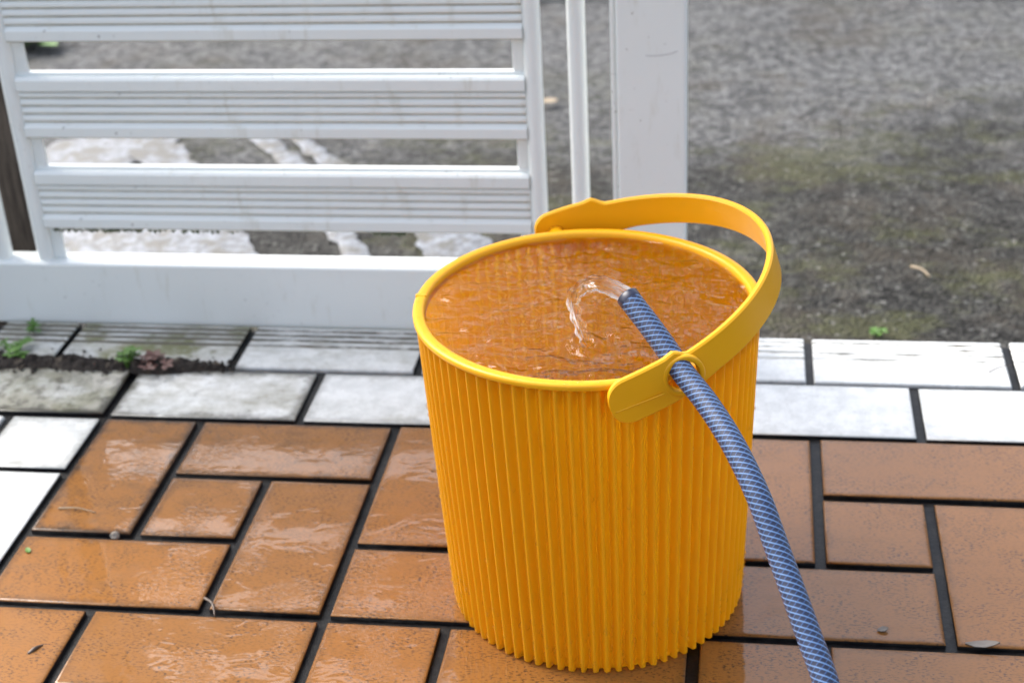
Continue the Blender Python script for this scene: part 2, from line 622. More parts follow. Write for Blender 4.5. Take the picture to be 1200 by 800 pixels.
# wet streaks on the asphalt; the sky they mirror is put into their colour
def wet_streak(poly):
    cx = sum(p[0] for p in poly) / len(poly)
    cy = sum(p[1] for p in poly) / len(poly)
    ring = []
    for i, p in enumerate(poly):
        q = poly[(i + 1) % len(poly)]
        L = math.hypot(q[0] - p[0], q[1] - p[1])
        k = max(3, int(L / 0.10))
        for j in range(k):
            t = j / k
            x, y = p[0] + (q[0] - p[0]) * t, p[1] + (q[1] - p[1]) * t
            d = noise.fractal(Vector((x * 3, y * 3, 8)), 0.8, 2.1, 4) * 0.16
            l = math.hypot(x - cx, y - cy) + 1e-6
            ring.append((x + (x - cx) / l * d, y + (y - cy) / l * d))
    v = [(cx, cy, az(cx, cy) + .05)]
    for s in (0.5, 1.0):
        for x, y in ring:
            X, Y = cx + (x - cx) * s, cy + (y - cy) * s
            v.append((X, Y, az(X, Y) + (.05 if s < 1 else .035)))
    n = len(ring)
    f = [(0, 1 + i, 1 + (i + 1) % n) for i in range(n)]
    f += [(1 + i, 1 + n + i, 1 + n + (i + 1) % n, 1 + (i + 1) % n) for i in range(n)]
    tag(link('wet_streak_sheen', mesh('wet_streak_sheen', v, f, True), M['wet_sheen']), kind='structure')


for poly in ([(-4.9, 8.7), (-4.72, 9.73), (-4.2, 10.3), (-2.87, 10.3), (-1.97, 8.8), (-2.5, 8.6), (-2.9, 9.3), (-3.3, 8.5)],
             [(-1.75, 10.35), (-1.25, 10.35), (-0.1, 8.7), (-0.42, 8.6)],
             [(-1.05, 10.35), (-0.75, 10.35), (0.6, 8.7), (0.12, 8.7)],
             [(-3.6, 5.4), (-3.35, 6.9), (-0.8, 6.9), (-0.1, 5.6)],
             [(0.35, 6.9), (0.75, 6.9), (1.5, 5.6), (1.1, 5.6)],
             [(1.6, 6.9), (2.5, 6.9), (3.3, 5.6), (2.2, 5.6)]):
    wet_streak(poly)

# pale kerb on the far side of the drive
kerb = [tag(link('kerb', box_mesh('kerb', (-40, 17.5, ASZ - .4), (40, 20.0, ASZ + .12), 0.05), M['concrete']), kind='structure')]

# terrace slab: the black grout bed carries the tiles
XL, XR, YN, YF = -2.0, 14.0, -11.0, 1.93
terr = link('terrace_floor', box_mesh('terrace_floor', (XL + .03, YN, ASZ - .5), (XR, YF, -.05)), [M['mortar'], M['concrete']])
for p in terr.data.polygons:
    p.material_index = 0 if p.normal.z > 0.5 else 1
tag(terr, kind='structure')

# ------------------------------------------------------------------ tiles
TCACHE = {}
GAP = 0.090


def tile_mesh(w, h, kind):
    key = (round(w, 3), round(h, 3), kind)
    if key in TCACHE: return TCACHE[key]
    b = 0.008 if kind == 'white' else 0.010
    loops = ((0, -.06), (0, -.012), (.003, -.005), (b, -.0012), (b * 2.6, 0), (b * 3.6, 0))
    v, f = [], []
    for ins, z in loops:
        x, y = w / 2 - ins, h / 2 - ins
        v += [(-x, -y, z), (x, -y, z), (x, y, z), (-x, y, z)]
    for l in range(len(loops) - 1):
        for i in range(4):
            j = (i + 1) % 4
            f.append((l * 4 + i, l * 4 + j, l * 4 + 4 + j, l * 4 + 4 + i))
    q = (len(loops) - 1) * 4
    f.append((q, q + 1, q + 2, q + 3))
    me = mesh('tile', v, f, True)
    me.materials.append(M['orange'] if kind == 'orange' else M['white'])
    me.materials.append(M['mortar'])
    for i in range(4): me.polygons[i].material_index = 1
    TCACHE[key] = me
    return me


def nosing_mesh(w, along):
    """grooved step-edge tile; its rounded nose points to +y (or -x when along == 'y')"""
    key = ('n', round(w, 3), along)
    if key in TCACHE: return TCACHE[key]
    d0, d1 = -0.45 + .005, 0.47
    prof = [(d0, -.06), (d0, -.016), (d0 + .012, -.003), (d0 + .03, 0)]
    gi = []
    for g in (0.02, 0.14, 0.25, 0.355):
        prof += [(g - .030, 0), (g - .016, -.014)]
        gi.append(len(prof) - 1)
        prof += [(g + .016, -.014), (g + .030, 0)]
    for i in range(6):
        a = PI / 2 * i / 5
        prof.append((d1 - .05 + .05 * math.sin(a), -.05 + .05 * math.cos(a)))
    prof += [(d1, -.32), (d1 - .06, -.32), (d1 - .06, -.06)]
    n = len(prof)
    e = 0.012
    v, f = [], []
    for x, ins in ((-w / 2, e), (-w / 2 + e, 0), (w / 2 - e, 0), (w / 2, e)):
        for (y, z) in prof:
            v.append((x, y, z - (ins if z > -.05 else 0)))
    for s in range(3):
        for i in range(n):
            j = (i + 1) % n
            f.append((s * n + i, s * n + j, (s + 1) * n + j, (s + 1) * n + i))
    if along == 'y':
        v = [(-y, x, z) for (x, y, z) in v]
    me = fix_normals(mesh('tile', v, f))
    me.materials.append(M['white'])
    me.materials.append(M['groove'])
    for s in range(3):
        for i in gi:
            me.polygons[s * n + i].material_index = 1
            me.polygons[s * n + i - 1].material_index = 1
            me.polygons[s * n + i + 1].material_index = 1
    TCACHE[key] = me
    return me


def put_tile(me, cx, cy, dirt=0.1, moss=0.0, ripple=0.1, half=(9.0, 9.0)):
    o = bpy.data.objects.new('tile', me)
    COL.objects.link(o)
    o.parent = terr
    o.location = Vector((cx + random.uniform(-.006, .006), cy + random.uniform(-.006, .006), random.uniform(-.006, .004))) * S
    o.rotation_euler = (random.uniform(-.003, .003), random.uniform(-.003, .003), random.uniform(-.004, .004))
    o['dirt'] = float(dirt)
    o['moss'] = float(moss)
    o['ripple'] = float(ripple)
    o['half_width'] = half[0] * S
    o['half_depth'] = half[1] * S
    return o


def cell(x0, x1, r0, r1, kind, **kw):
    put_tile(tile_mesh(x1 - x0 - GAP, r1 - r0 - GAP, kind), (x0 + x1) / 2, -(r0 + r1) / 2, half=((x1 - x0 - GAP) / 2, (r1 - r0 - GAP) / 2), **kw)


for bi in range(0, 5):
    for bj in range(0, 3):
        X, Rr = 3 * bi, 3 * bj
        for (x0, x1, r0, r1) in ((0, 1.02, 0, 2), (1.02, 3, 0, 1), (1.02, 1.975, 1, 2), (1.975, 3, 1, 3), (0, 1.975, 2, 3)):
            xx, rr = X + (x0 + x1) / 2, Rr + (r0 + r1) / 2
            if X + x1 > 14.1: continue
            left = max(0.0, 1 - xx / 3.2) * max(0.0, 1 - rr / 3.0)
            cell(X + x0, X + x1, Rr + r0, Rr + r1, 'orange', dirt=0.10 + 0.85 * left,
                 ripple=0.55 if xx < 5.2 else 0.08)

# white border, row next to the orange field
x = -2.0
while x < 13.9:
    dirty = max(0.0, 1 - max(0.0, x + 2) / 5.2)
    put_tile(tile_mesh(2 - GAP, 1.02 - GAP, 'white'), x + 1, 0.51, half=((2 - GAP) / 2, (1.02 - GAP) / 2), dirt=0.22 + 0.80 * dirty, moss=0.25 if x < 0 else 0)
    x += 2
# white border along the left side
cell(-1, 0, 0, 1, 'white', dirt=0.42)
for r in (1, 3, 5, 7): cell(-1, 0, r, r + 2, 'white', dirt=0.25)
# step-edge tiles with grooves, front and left
x = -1.0
put_tile(nosing_mesh(0.95 - GAP, 'x'), -1.5 + .04, 1.51, dirt=0.8, moss=0.6)
while x < 13.9:
    w = min(2.0, XR - x)
    dirty = max(0.0, 1 - max(0.0, x + 1) / 5.0)
    o = put_tile(nosing_mesh(w - GAP, 'x'), x + w / 2, 1.51, dirt=0.16 + 0.62 * dirty, moss=0.95 if x < 0 else 0.0)
    if x < 0: o['label'] = 'grooved white step tile stained green with moss'
    x += 2
for r in range(0, 10, 2):
    put_tile(nosing_mesh(2 - GAP, 'y'), -1.5, -(r + 1), dirt=0.35)

# ------------------------------------------------------------------ gate
gate = empty('gate', (1.4, 2.2, -.06))
tag(gate, 'white slatted metal gate leaf with round bars and a wide end post', 'gate')
GO = Vector((1.4, 2.2, -.06))


def gpart(name, me, mat=None):
    o = link(name, me, mat or M['gate'], gate)
    o.matrix_parent_inverse = Matrix.Translation(-GO * S)
    return o


GT = 10.4
gpart('bottom_rail', box_mesh('bottom_rail', (-2.16, 2.05, -.065), (4.965, 2.37, .685), .028, 3))
gpart('top_rail', box_mesh('top_rail', (-2.16, 2.05, GT), (4.965, 2.37, GT + .6), .028, 3))


def stile(xa, xb, lipside):
    prof = []
    # outer box with a small stepped lip on the side that faces the panel
    o = gpart('end_post', box_mesh('end_post', (xa, 2.03, -.065), (xb, 2.40, GT + .62), .03, 3))
    xl = xa - .055 if lipside < 0 else xb + .003
    e = link('edge_lip', box_mesh('edge_lip', (xl, 2.075, .69), (xl + .052, 2.34, GT - .01), .018, 3), M['gate'], o)
    return o


pst = stile(5.035, 5.722, -1)
stile(-2.91, -2.23, 1)
# a fine dark scratch on the wide end post
scr = smooth_path([(5.33, 2.028, 3.055), (5.45, 2.028, 3.055), (5.57, 2.028, 3.075), (5.64, 2.028, 3.10)], 4)
link('scratch', tube('scratch', scr, .003, 5), simple('scratch_dark', (0.42, 0.41, 0.40), .7), pst)


def bar(xc, z0=.68, z1=GT + .01):
    path = [Vector((xc, 2.2, z0 + (z1 - z0) * i / 6)) for i in range(7)]
    return gpart('upright_bar', tube('upright_bar', path, .092, 24, False))


for xc in (-1.88, -1.385, 4.19, 4.635): bar(xc)

# slats ---------------------------------------------------------------
SLX0, SLX1 = -1.30, 4.105
F = 2.115
prof = [(.16, 0), (.085, 0), (.08, -.012), (.08, -.035), (.03, -.035), (.0, -.065), (0, -.175), (.012, -.185), (.055, -.188)]
zt = -.195
gidx = [len(prof) - 1, len(prof) - 2]
for kx in range(4):
    z0 = zt - kx * .0875
    prof += [(.055, z0), (.036, z0 - .012), (.030, z0 - .030), (.030, z0 - .052), (.040, z0 - .066), (.056, z0 - .070), (.056, z0 - .0875 + .004)]
    gidx.append(len(prof) - 2)
prof += [(.056, -.548), (.048, -.552), (.0, -.588), (0, -.690), (.012, -.702), (.05, -.712), (.16, -.712)]
nP = len(prof)
smesh = extrude_x('slat', [(F - 2.2 + d, z) for d, z in prof], SLX0, SLX1)
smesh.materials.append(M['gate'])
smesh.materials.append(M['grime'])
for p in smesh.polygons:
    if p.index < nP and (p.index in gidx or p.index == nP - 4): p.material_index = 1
nsl = 0
z = 1.780
while z < GT - .05:
    o = bpy.data.objects.new('slat', smesh)
    COL.objects.link(o)
    o.parent = gate
    o.matrix_parent_inverse = Matrix.Translation(-GO * S)
    o.location = Vector((random.uniform(-.003, .003), 2.2, z + random.uniform(-.004, .004))) * S
    z += 1.0595
    nsl += 1
# flat strips behind the slat ends
for xa, xb in ((-1.30, -1.165), (3.985, 4.10)):
    gpart('backing_strip', box_mesh('backing_strip', (xa, 2.205, .684), (xb, 2.245, GT), .008, 1))
# hinges on the hinge post
for hz in (1.5, 8.8):
    gpart('hinge', tube('hinge', [Vector((-3.0, 2.2, hz + i * .2)) for i in range(6)], .10, 14), M['steel'])

gp = empty('gate_post', (-3.5, 2.2, ASZ))
tag(gp, 'white square post that the slatted gate hangs from', 'post')
o = link('post', box_mesh('post', (-.4, -.4, -.2), (.4, .4, 13.2), .04, 3), M['gate'], gp)
o = link('post_cap', box_mesh('post_cap', (-.44, -.44, 13.2), (.44, .44, 13.32), .03, 2), M['gate'], gp)

# algae fringe under the lowest slat
def algae():
    v, f = [], []
    rnd = random.Random(3)
    for i in range(170):
        x = rnd.choice((rnd.uniform(-1.2, .9), rnd.uniform(2.4, 2.75), rnd.uniform(-.9, -.2)))
        s = rnd.uniform(.012, .034)
        c = Vector((x, 2.128 + rnd.uniform(0, .04), 1.066 - s * .3))
        b = len(v)
        for q in ((-s, 0, 0), (s, 0, 0), (0, -s * .5, 0), (0, s * .5, 0), (0, 0, s * .5), (0, 0, -s)):
            v.append(c + Vector(q))
        for (a, b2, c2) in ((0, 2, 4), (2, 1, 4), (1, 3, 4), (3, 0, 4), (2, 0, 5), (1, 2, 5), (3, 1, 5), (0, 3, 5)):
            f.append((b + a, b + b2, b + c2))
    o = gpart('algae', mesh('algae', v, f), m_leaf('dark_green_algae', (0.03, 0.05, 0.012), (0.07, 0.09, 0.03)))
    o['kind'] = 'stuff'


algae()

# weathered wooden post behind the hinge side
wp = empty('wooden_post', (-2.63, 3.6, ASZ))
tag(wp, 'dark weathered wooden post standing behind the left end of the gate', 'post')
def plank(x0, x1, y0, y1, h):
    me = box_mesh('plank', (x0, y0, -.2), (x1, y1, h), .03, 2)
    link('plank', me, M['wood'], wp)
plank(-.42, -.02, -.2, .2, 9.0)
plank(.03, .48, -.16, .24, 9.2)

# ------------------------------------------------------------------ bucket
BX, BY = 5.176, -2.325
TX, TY = 5.15, -2.245
H = 2.57
RB, RXT, RYT = 1.165, 1.285, 1.26
NF = 80
bucket = empty('bucket', (BX, BY, 0))
tag(bucket, 'yellow ribbed plastic bucket brimming with water, its handle swung sideways', 'bucket')
BO = Vector((BX, BY, 0))


def bkt(name, me, mat=None, parent=None):
    o = link(name, me, mat or M['yellow'], parent or bucket)
    if parent is None: o.matrix_parent_inverse = Matrix.Translation(-BO * S)
    return o


def wall_pt(a, t, off):
    """point on the shell at angle a, height fraction t"""
    tt = t ** 0.93
    cx, cy = BX + (TX - BX) * t, BY + (TY - BY) * t
    rx, ry = RB + (RXT - RB) * tt + off, RB + (RYT - RB) * tt + off
    return (cx + rx * math.cos(a), cy + ry * math.sin(a), t * H)


def flute(a, t):
    s = math.cos(a * NF)
    s = 0.5 + 0.5 * s
    amp = 0.058
    val = (s ** 0.8) * amp
    if t < 0.018: val = (0.02 + .42 * (s > .5)) * amp + val * .5 * (s > .5)
    return val - amp * 0.55


def shell():
    seg = NF * 12
    hts = [0.0, 0.004, 0.017, 0.022, 0.04] + [0.08 + 0.0426 * i for i in range(22)]
    v, f = [], []
    for t in hts:
        base = -0.010 if t == 0 else 0.0
        for k in range(seg):
            a = 2 * PI * k / seg
            v.append(wall_pt(a, t, flute(a, t) + base))
    N = len(hts)
    for i in range(N - 1):
        for k in range(seg):
            k2 = (k + 1) % seg
            f.append((i * seg + k, i * seg + k2, (i + 1) * seg + k2, (i + 1) * seg + k))
    f.append(tuple(range(seg - 1, -1, -1)))
    me = mesh('body', v, f, True)
    me.polygons[len(f) - 1].use_smooth = False
    return me


bkt('body', shell(), M['shell'])


def rim():
    # rounded lip, (offset from the wall radius, height above H)
    prof = [(-.046, -.10), (-.048, -.024), (-.042, -.008), (-.028, .0), (.014, .0), (.032, -.004), (.040, -.014), (.042, -.026),
            (.041, -.042), (.036, -.052), (.024, -.056), (.0, -.056)]
    seg = 160
    v, f = [], []
    for k in range(seg):
        a = 2 * PI * k / seg
        for d, z in prof:
            wob = .002 * noise.noise(Vector((math.cos(a) * 3, math.sin(a) * 3, 5)))
            v.append((TX + (RXT + d + wob) * math.cos(a), TY + (RYT + d + wob) * math.sin(a), H + z))
    n = len(prof)
    for k in range(seg):
        for i in range(n - 1):
            k2 = (k + 1) % seg
            f.append((k * n + i, k2 * n + i, k2 * n + i + 1, k * n + i + 1))
    return fix_normals(mesh('rim', v, f, True))


rimo = bkt('rim', rim())
# small moulding nub on the left of the lip
bkt('moulding_mark', box_mesh('moulding_mark', (TX - RXT - .044, TY - .018 + .02, H - .03), (TX - RXT + .044, TY + .018 + .02, H + .007), .008, 2), parent=None)

# handle ---------------------------------------------------------------
HAZ, HZP, HT, HRB, HRA = -1.27, 2.475, .288, 1.557, 1.43
ha = Vector((math.cos(HAZ), math.sin(HAZ), 0))
hn = Vector((-math.sin(HAZ), math.cos(HAZ), 0))
hb = math.cos(HT) * hn + math.sin(HT) * Vector((0, 0, 1))
hw = ha.cross(hb)
if hw.z < 0: hw = -hw
HO = Vector((5.15, -2.2, HZP))


def handle():
    B0, L0 = -.15, -.10
    path = []
    for i in range(6): path.append((HRA, B0 + (L0 - B0) * i / 6))
    for i in range(141):
        th = PI * i / 140
        path.append((HRA * math.cos(th), L0 + HRB * math.sin(th)))
    for i in range(1, 7): path.append((-HRA, L0 - (L0 - B0) * i / 6))
    # resample ends finely
    P = [HO + ha * a + hb * b for a, b in path]
    n = len(P)
    cum = [0]
    for i in range(1, n): cum.append(cum[-1] + (P[i] - P[i - 1]).length)
    tot = cum[-1]
    # uniform + dense at ends
    us = [tot * .5 * (.16 / (tot * .5)) * (i / 10) ** 1.6 for i in range(11)] + [.16 + i * .035 for i in range(1, 26)]
    rest = [us[-1] + (tot - 2 * us[-1]) * i / 90 for i in range(1, 90)]
    us = us + rest + [tot - u for u in reversed(us)]

    def at(u):
        u = min(max(u, 0), tot)
        for i in range(1, n):
            if cum[i] >= u:
                t = (u - cum[i - 1]) / max(1e-9, cum[i] - cum[i - 1])
                return P[i - 1].lerp(P[i], t)
        return P[-1]

    v, f = [], []
    TH = .026
    sec = []
    for sgn_r, sgn_w in ((1, 1), (1, -1), (-1, -1), (-1, 1)):
        sec.append((sgn_r, sgn_w))
    rings = []
    for u in us:
        p = at(u)
        t = (at(u + .01) - at(u - .01)).normalized()
        r = t.cross(hw)
        if r.dot(p - HO) < 0: r = -r
        e = min(u, tot - u)
        s = min(1, max(0, (e - .54) / .12))
        s = s * s * (3 - 2 * s)
        bump = .016 * math.exp(-((e - .54) / .05) ** 2)
        wp_ = .180 + .006 * math.sin(min(e, .5) * 5) + (.128 - .180) * s + bump
        wm_ = .172 + (.136 - .172) * min(1, max(0, (e - .45) / .4))
        if e < .14:
            q = math.sqrt(max(0.0, 1 - (1 - e / .14) ** 2)) * .86 + .14 * min(1, e / .02 + .3)
            wp_ *= q
            wm_ *= q
        c = .012
        ring = [r * TH + hw * (wp_ - c), r * (TH - c) + hw * wp_, r * -(TH - c) + hw * wp_, r * -TH + hw * (wp_ - c),
                r * -TH - hw * (wm_ - c), r * -(TH - c) - hw * wm_, r * (TH - c) - hw * wm_, r * TH - hw * (wm_ - c)]
        rings.append([p + q for q in ring])
    for rg in rings: v += rg
    m_ = 8
    for i in range(len(rings) - 1):
        for k in range(m_):
            k2 = (k + 1) % m_
            f.append((i * m_ + k, i * m_ + k2, (i + 1) * m_ + k2, (i + 1) * m_ + k))
    f.append(tuple(range(m_)))
    f.append(tuple(range((len(rings) - 1) * m_, len(rings) * m_)))
    return fix_normals(mesh('handle', v, f, True))


hnd = bkt('handle', handle())
# the hose hole at the near end
HB = .40
hole_c = HO + ha * (HRA * math.sqrt(1 - ((HB + .1) / HRB) ** 2)) + hb * HB
cut = link('cutter', tube('cutter', [hole_c - ha * .2, hole_c + ha * .2], .118, 32))
mod = hnd.modifiers.new('hole', 'BOOLEAN')
mod.operation = 'DIFFERENCE'
mod.solver = 'EXACT'
mod.object = cut
dg = bpy.context.evaluated_depsgraph_get()
newm = bpy.data.meshes.new_from_object(hnd.evaluated_get(dg))
hnd.modifiers.clear()
hnd.data = newm
bpy.data.objects.remove(cut)
try:
    newm.set_sharp_from_angle(angle=R(32))
except Exception as ex:
    print('sharp', ex)
# raised collar round the hole
hr_ = (ha * 1.0 + hb * .10).normalized()


def collar():
    v, f = [], []
    u1 = hb - hr_ * hb.dot(hr_)
    u1.normalize()
    u2 = hr_.cross(u1)
    prof = [(.116, -.03), (.116, .042), (.122, .049), (.150, .049), (.158, .042), (.158, .0)]
    seg = 40
    for k in range(seg):
        a = 2 * PI * k / seg
        for r, h in prof:
            v.append(hole_c + (u1 * math.cos(a) + u2 * math.sin(a)) * r + hr_ * h)
    n = len(prof)
    for k in range(seg):
        for i in range(n - 1):
            k2 = (k + 1) % seg
            f.append((k * n + i, k2 * n + i, k2 * n + i + 1, k * n + i + 1))
    return fix_normals(mesh('collar', v, f, True))


bkt('collar', collar(), parent=hnd)
# moulding line down the tongue
ln = smooth_path([HO + ha * (HRA + .024) + hb * b - hw * .035 for b in (-.12, 0.0, .12, .24)], 4)
bkt('seam', tube('seam', ln, .006, 6), parent=hnd)
# pivots under the two tongues
for sg in (1, -1):
    c = HO + ha * sg * (HRA - .02) + hb * .02
    bkt('pivot', tube('pivot', [c, HO + ha * sg * 1.22 + hb * .02 - Vector((0, 0, .02))], .07, 16))

# ------------------------------------------------------------------ water in the bucket
WZ = H - .052


def water():
    rx, ry = RXT - .050, RYT - .050
    nr, na = 150, 420
    v, f = [], []
    jx, jy = 5.215, -2.84

    def hgt(x, y):
        d = math.hypot(x - jx, y - jy)
        q = .05 * noise.noise(Vector((x * 1.7, y * 2.1, 9)))
        h = .016 * noise.fractal(Vector((x * 2.6 + q, y * 4.2, 1.2)), 1.0, 2.1, 2)
        h += .011 * noise.fractal(Vector((x * 6 + 4 * q, y * 11, 7.7)), 1.0, 2.2, 2)
        h += .012 * math.exp(-d * 2.6) * math.sin(d * 30 - 1.0 + 2.2 * noise.noise(Vector((x * 4, y * 4, 2))))
        h += .007 * math.exp(-d * 0.7) * math.sin(d * 19 + 3 * noise.noise(Vector((x * 2, y * 2, 4))))
        if d < .12: h -= .05 * (1 - d / .12) ** 2
        return h
    v.append((TX, TY, WZ + hgt(TX, TY)))
    for i in range(1, nr + 1):
        s = i / nr
        for k in range(na):
            a = 2 * PI * k / na
            x, y = TX + rx * s * math.cos(a), TY + ry * s * math.sin(a)
            e = min(1, (1 - s) * 12)
            z = WZ + hgt(x, y) * (.35 + .65 * e) + .010 * max(0, 1 - (1 - s) * 30) ** 2
            v.append((x, y, z))
    for k in range(na): f.append((0, 1 + k, 1 + (k + 1) % na))
    for i in range(nr - 1):
        for k in range(na):
            k2 = (k + 1) % na
            f.append((1 + i * na + k, 1 + (i + 1) * na + k, 1 + (i + 1) * na + k2, 1 + i * na + k2))
    return mesh('water', v, f, True)


wo = link('water', water(), M['water'])
tag(wo, 'clear rippled water filling the yellow bucket to its brim', 'water')

# ------------------------------------------------------------------ hose
HP = [(5.516, -2.95, 2.962), (5.74, -3.2, 2.788), (5.927, -3.43, 2.632), (6.11, -3.68, 2.525), (6.288, -3.98, 2.397), (6.449, -4.28, 2.215),
      (6.573, -4.53, 1.996), (6.694, -4.78, 1.787), (6.791, -4.98, 1.615), (6.886, -5.18, 1.449), (7.05, -5.6, 1.07), (7.2, -6.05, .70),
      (7.36, -6.6, .36), (7.62, -7.25, .16), (8.1, -7.9, .105), (8.9, -8.5, .105), (10.2, -8.9, .105), (12.2, -8.8, .105), (14.0, -8.7, .105)]
hp = smooth_path(HP, 8)
HR = .082
hose = empty('garden_hose', HP[0])
tag(hose, 'blue braided garden hose threaded through the handle hole into the bucket', 'hose')


def hpart(name, me, mat, parent=None):
    o = link(name, me, mat, parent or hose)
    o.matrix_parent_inverse = Matrix.Translation(-Vector(HP[0]) * S)
    return o


hpart('tube', tube('tube', hp, HR, 28, False, True), M['hose'])
tdir = (hp[0] - hp[1]).normalized()


def end_ring():
    u = tdir.orthogonal().normalized()
    w = tdir.cross(u)
    v, f = [], []
    prof = [(HR + .0012, -.055), (HR + .0015, -.002), (HR - .006, .006), (HR - .022, .006), (HR - .026, 0), (HR - .026, -.5)]
    seg = 28
    for k in range(seg):
        a = 2 * PI * k / seg
        for r, h in prof: v.append(hp[0] + (u * math.cos(a) + w * math.sin(a)) * r + tdir * h)
    n = len(prof)
    for k in range(seg):
        for i in range(n - 1):
            k2 = (k + 1) % seg
            f.append((k * n + i, k2 * n + i, k2 * n + i + 1, k * n + i + 1))
    return fix_normals(mesh('mouth', v, f, True))


hpart('mouth', end_ring(), M['bore'])

# jet of water -----------------------------------------------------------
JP = [HP[0], (5.414, -2.94, 3.016), (5.305, -2.93, 3.043), (5.193, -2.91, 3.003), (5.127, -2.89, 2.903), (5.137, -2.86, 2.75), (5.18, -2.84, 2.587),
      (5.215, -2.82, WZ - .05)]
jp = smooth_path(JP, 10)


def jr(i, t, a):
    r = .064 * (1 - .50 * t ** .8)
    r *= 1 + (.10 + .35 * t) * noise.noise(Vector((math.cos(a) * 2.2, math.sin(a) * 2.2, t * 5.0)))
    r *= 1 + .16 * math.sin(a * 5 + t * 4) * min(1, t * 4)
    return r * (1 + .28 * t * math.sin(t * 60 + 2 * math.sin(a)))


jo = link('water_jet', tube('water_jet', jp, jr, 36, False, True), M['jet'])
tag(jo, 'clear stream of water gushing from the hose mouth into the bucket', 'water')


# droplets clinging to the bucket -------------------------------------------
def drops():
    rnd = random.Random(5)
    v, f = [], []
    bm = bmesh.new()
    bmesh.ops.create_icosphere(bm, subdivisions=2, radius=1)
    bm.verts.index_update()
    bv = [vv.co.copy() for vv in bm.verts]
    bf = [tuple(q.index for q in ff.verts) for ff in bm.faces]
    bm.free()
    for i in range(480):
        a = rnd.uniform(PI * .85, PI * 2.05)
        low = rnd.random() < .72
        t = rnd.uniform(.01, .17) ** 1.0 if low else rnd.uniform(.1, .9)
        if not low and rnd.random() < .5: a = rnd.uniform(PI * .95, PI * 1.3)
        r = rnd.uniform(.008, .017) * (1.4 if rnd.random() < .15 else 1)
        c = Vector(wall_pt(a, t, flute(a, .5)))
        b = len(v)
        st = rnd.uniform(1.0, 1.7)
        for q in bv: v.append(c + Vector((q.x * r, q.y * r, q.z * r * st)))
        f += [tuple(b + j for j in ff) for ff in bf]
    # a few on the lip
    for i in range(26):
        a = rnd.uniform(PI * .8, PI * 1.95)
        r = rnd.uniform(.006, .014)
        c = Vector((TX + (RXT + .01 + rnd.uniform(-.03, .03)) * math.cos(a), TY + (RYT + .01 + rnd.uniform(-.03, .03)) * math.sin(a), H))
        b = len(v)
        for q in bv: v.append(c + Vector((q.x * r * 1.3, q.y * r * 1.3, q.z * r * .7)))
        f += [tuple(b + j for j in ff) for ff in bf]
    return mesh('water_drops', v, f, True)


do = link('water_drops', drops(), M['drop'])
tag(do, 'tiny water droplets clinging to the ribbed side of the yellow bucket', 'droplets', kind='stuff')


# ------------------------------------------------------------------ plants and litter
def leaf_geo(v, f, base, direc, up, L, W, curl=.25):
    d = direc.normalized()
    s = d.cross(up).normalized()
    nn = s.cross(d).normalized()
    b = len(v)
    rows = ((0, .12), (.3, .85), (.6, 1.0), (.85, .6), (1.0, .05))
    for t, w in rows:
        c = base + d * L * t - nn * curl * L * t * t
        v += [c - s * W * w + nn * .12 * W, c, c + s * W * w + nn * .12 * W]
    for i in range(4):
        for k in range(2):
            f.append((b + i * 3 + k, b + i * 3 + k + 1, b + i * 3 + 4 + k, b + i * 3 + 3 + k))


def weed(name, label, x, y, z, n, L, hgt, mat, seed, spread=.14):
    rnd = random.Random(seed)
    root = empty(name, (x, y, z))
    tag(root, label, 'plant')
    sv, sf, lv, lf = [], [], [], []
    for i in range(n):
        a = rnd.uniform(0, 2 * PI)
        rr = rnd.uniform(.02, spread)
        h = hgt * rnd.uniform(.45, 1)
        top = Vector((math.cos(a) * rr, math.sin(a) * rr, h))
        b = len(sv)
        for p in (Vector((top.x * .2, top.y * .2, -.02)), top):
            for k in range(4):
                sv.append(p + Vector((math.cos(k * PI / 2), math.sin(k * PI / 2), 0)) * .006)
        for k in range(4):
            sf.append((b + k, b + (k + 1) % 4, b + 4 + (k + 1) % 4, b + 4 + k))
        for j in range(4):
            aa = a + j * PI / 2 + rnd.uniform(-.5, .5)
            l = L * rnd.uniform(.6, 1.15)
            leaf_geo(lv, lf, top - Vector((0, 0, rnd.uniform(0, h * .4))), Vector((math.cos(aa), math.sin(aa), rnd.uniform(.1, .7))), Vector((0, 0, 1)), l, l * .30)
    link('stem', mesh('stem', sv, sf), M['leaf'] if mat != 'redleaf' else M['redleaf'], root)
    link('leaves', mesh('leaves', lv, lf, True), M[mat], root)
    return root


weed('weed', 'small fresh green weed sprouting from the dirt below the gate rail', -.10, .97, 0.02, 9, .10, .20, 'leaf', 1, .12)
weed('weed', 'reddish low weed beside the green sprout in the dirty joint', .17, 1.0, 0.02, 9, .12, .10, 'redleaf', 2, .17)
weed('weed', 'green weed patch on the mossy step tile at the left edge', -1.5, 1.22, 0.0, 14, .09, .12, 'leaf', 4, .26)
weed('weed', 'bright green sprig under the gate rail at the far left corner', -1.50, 1.72, 0.0, 6, .09, .10, 'leaf', 6, .10)
weed('weed', 'green grassy tuft on the pale drive seen through the slats, top left', -7.5, 14.9, ASZ, 26, .5, .45, 'leaf', 8, .7)
weed('weed', 'tiny green sprout at the edge of the white step on the right', 7.9, 3.95, ASZ - .02, 5, .07, .09, 'leaf', 9, .08)


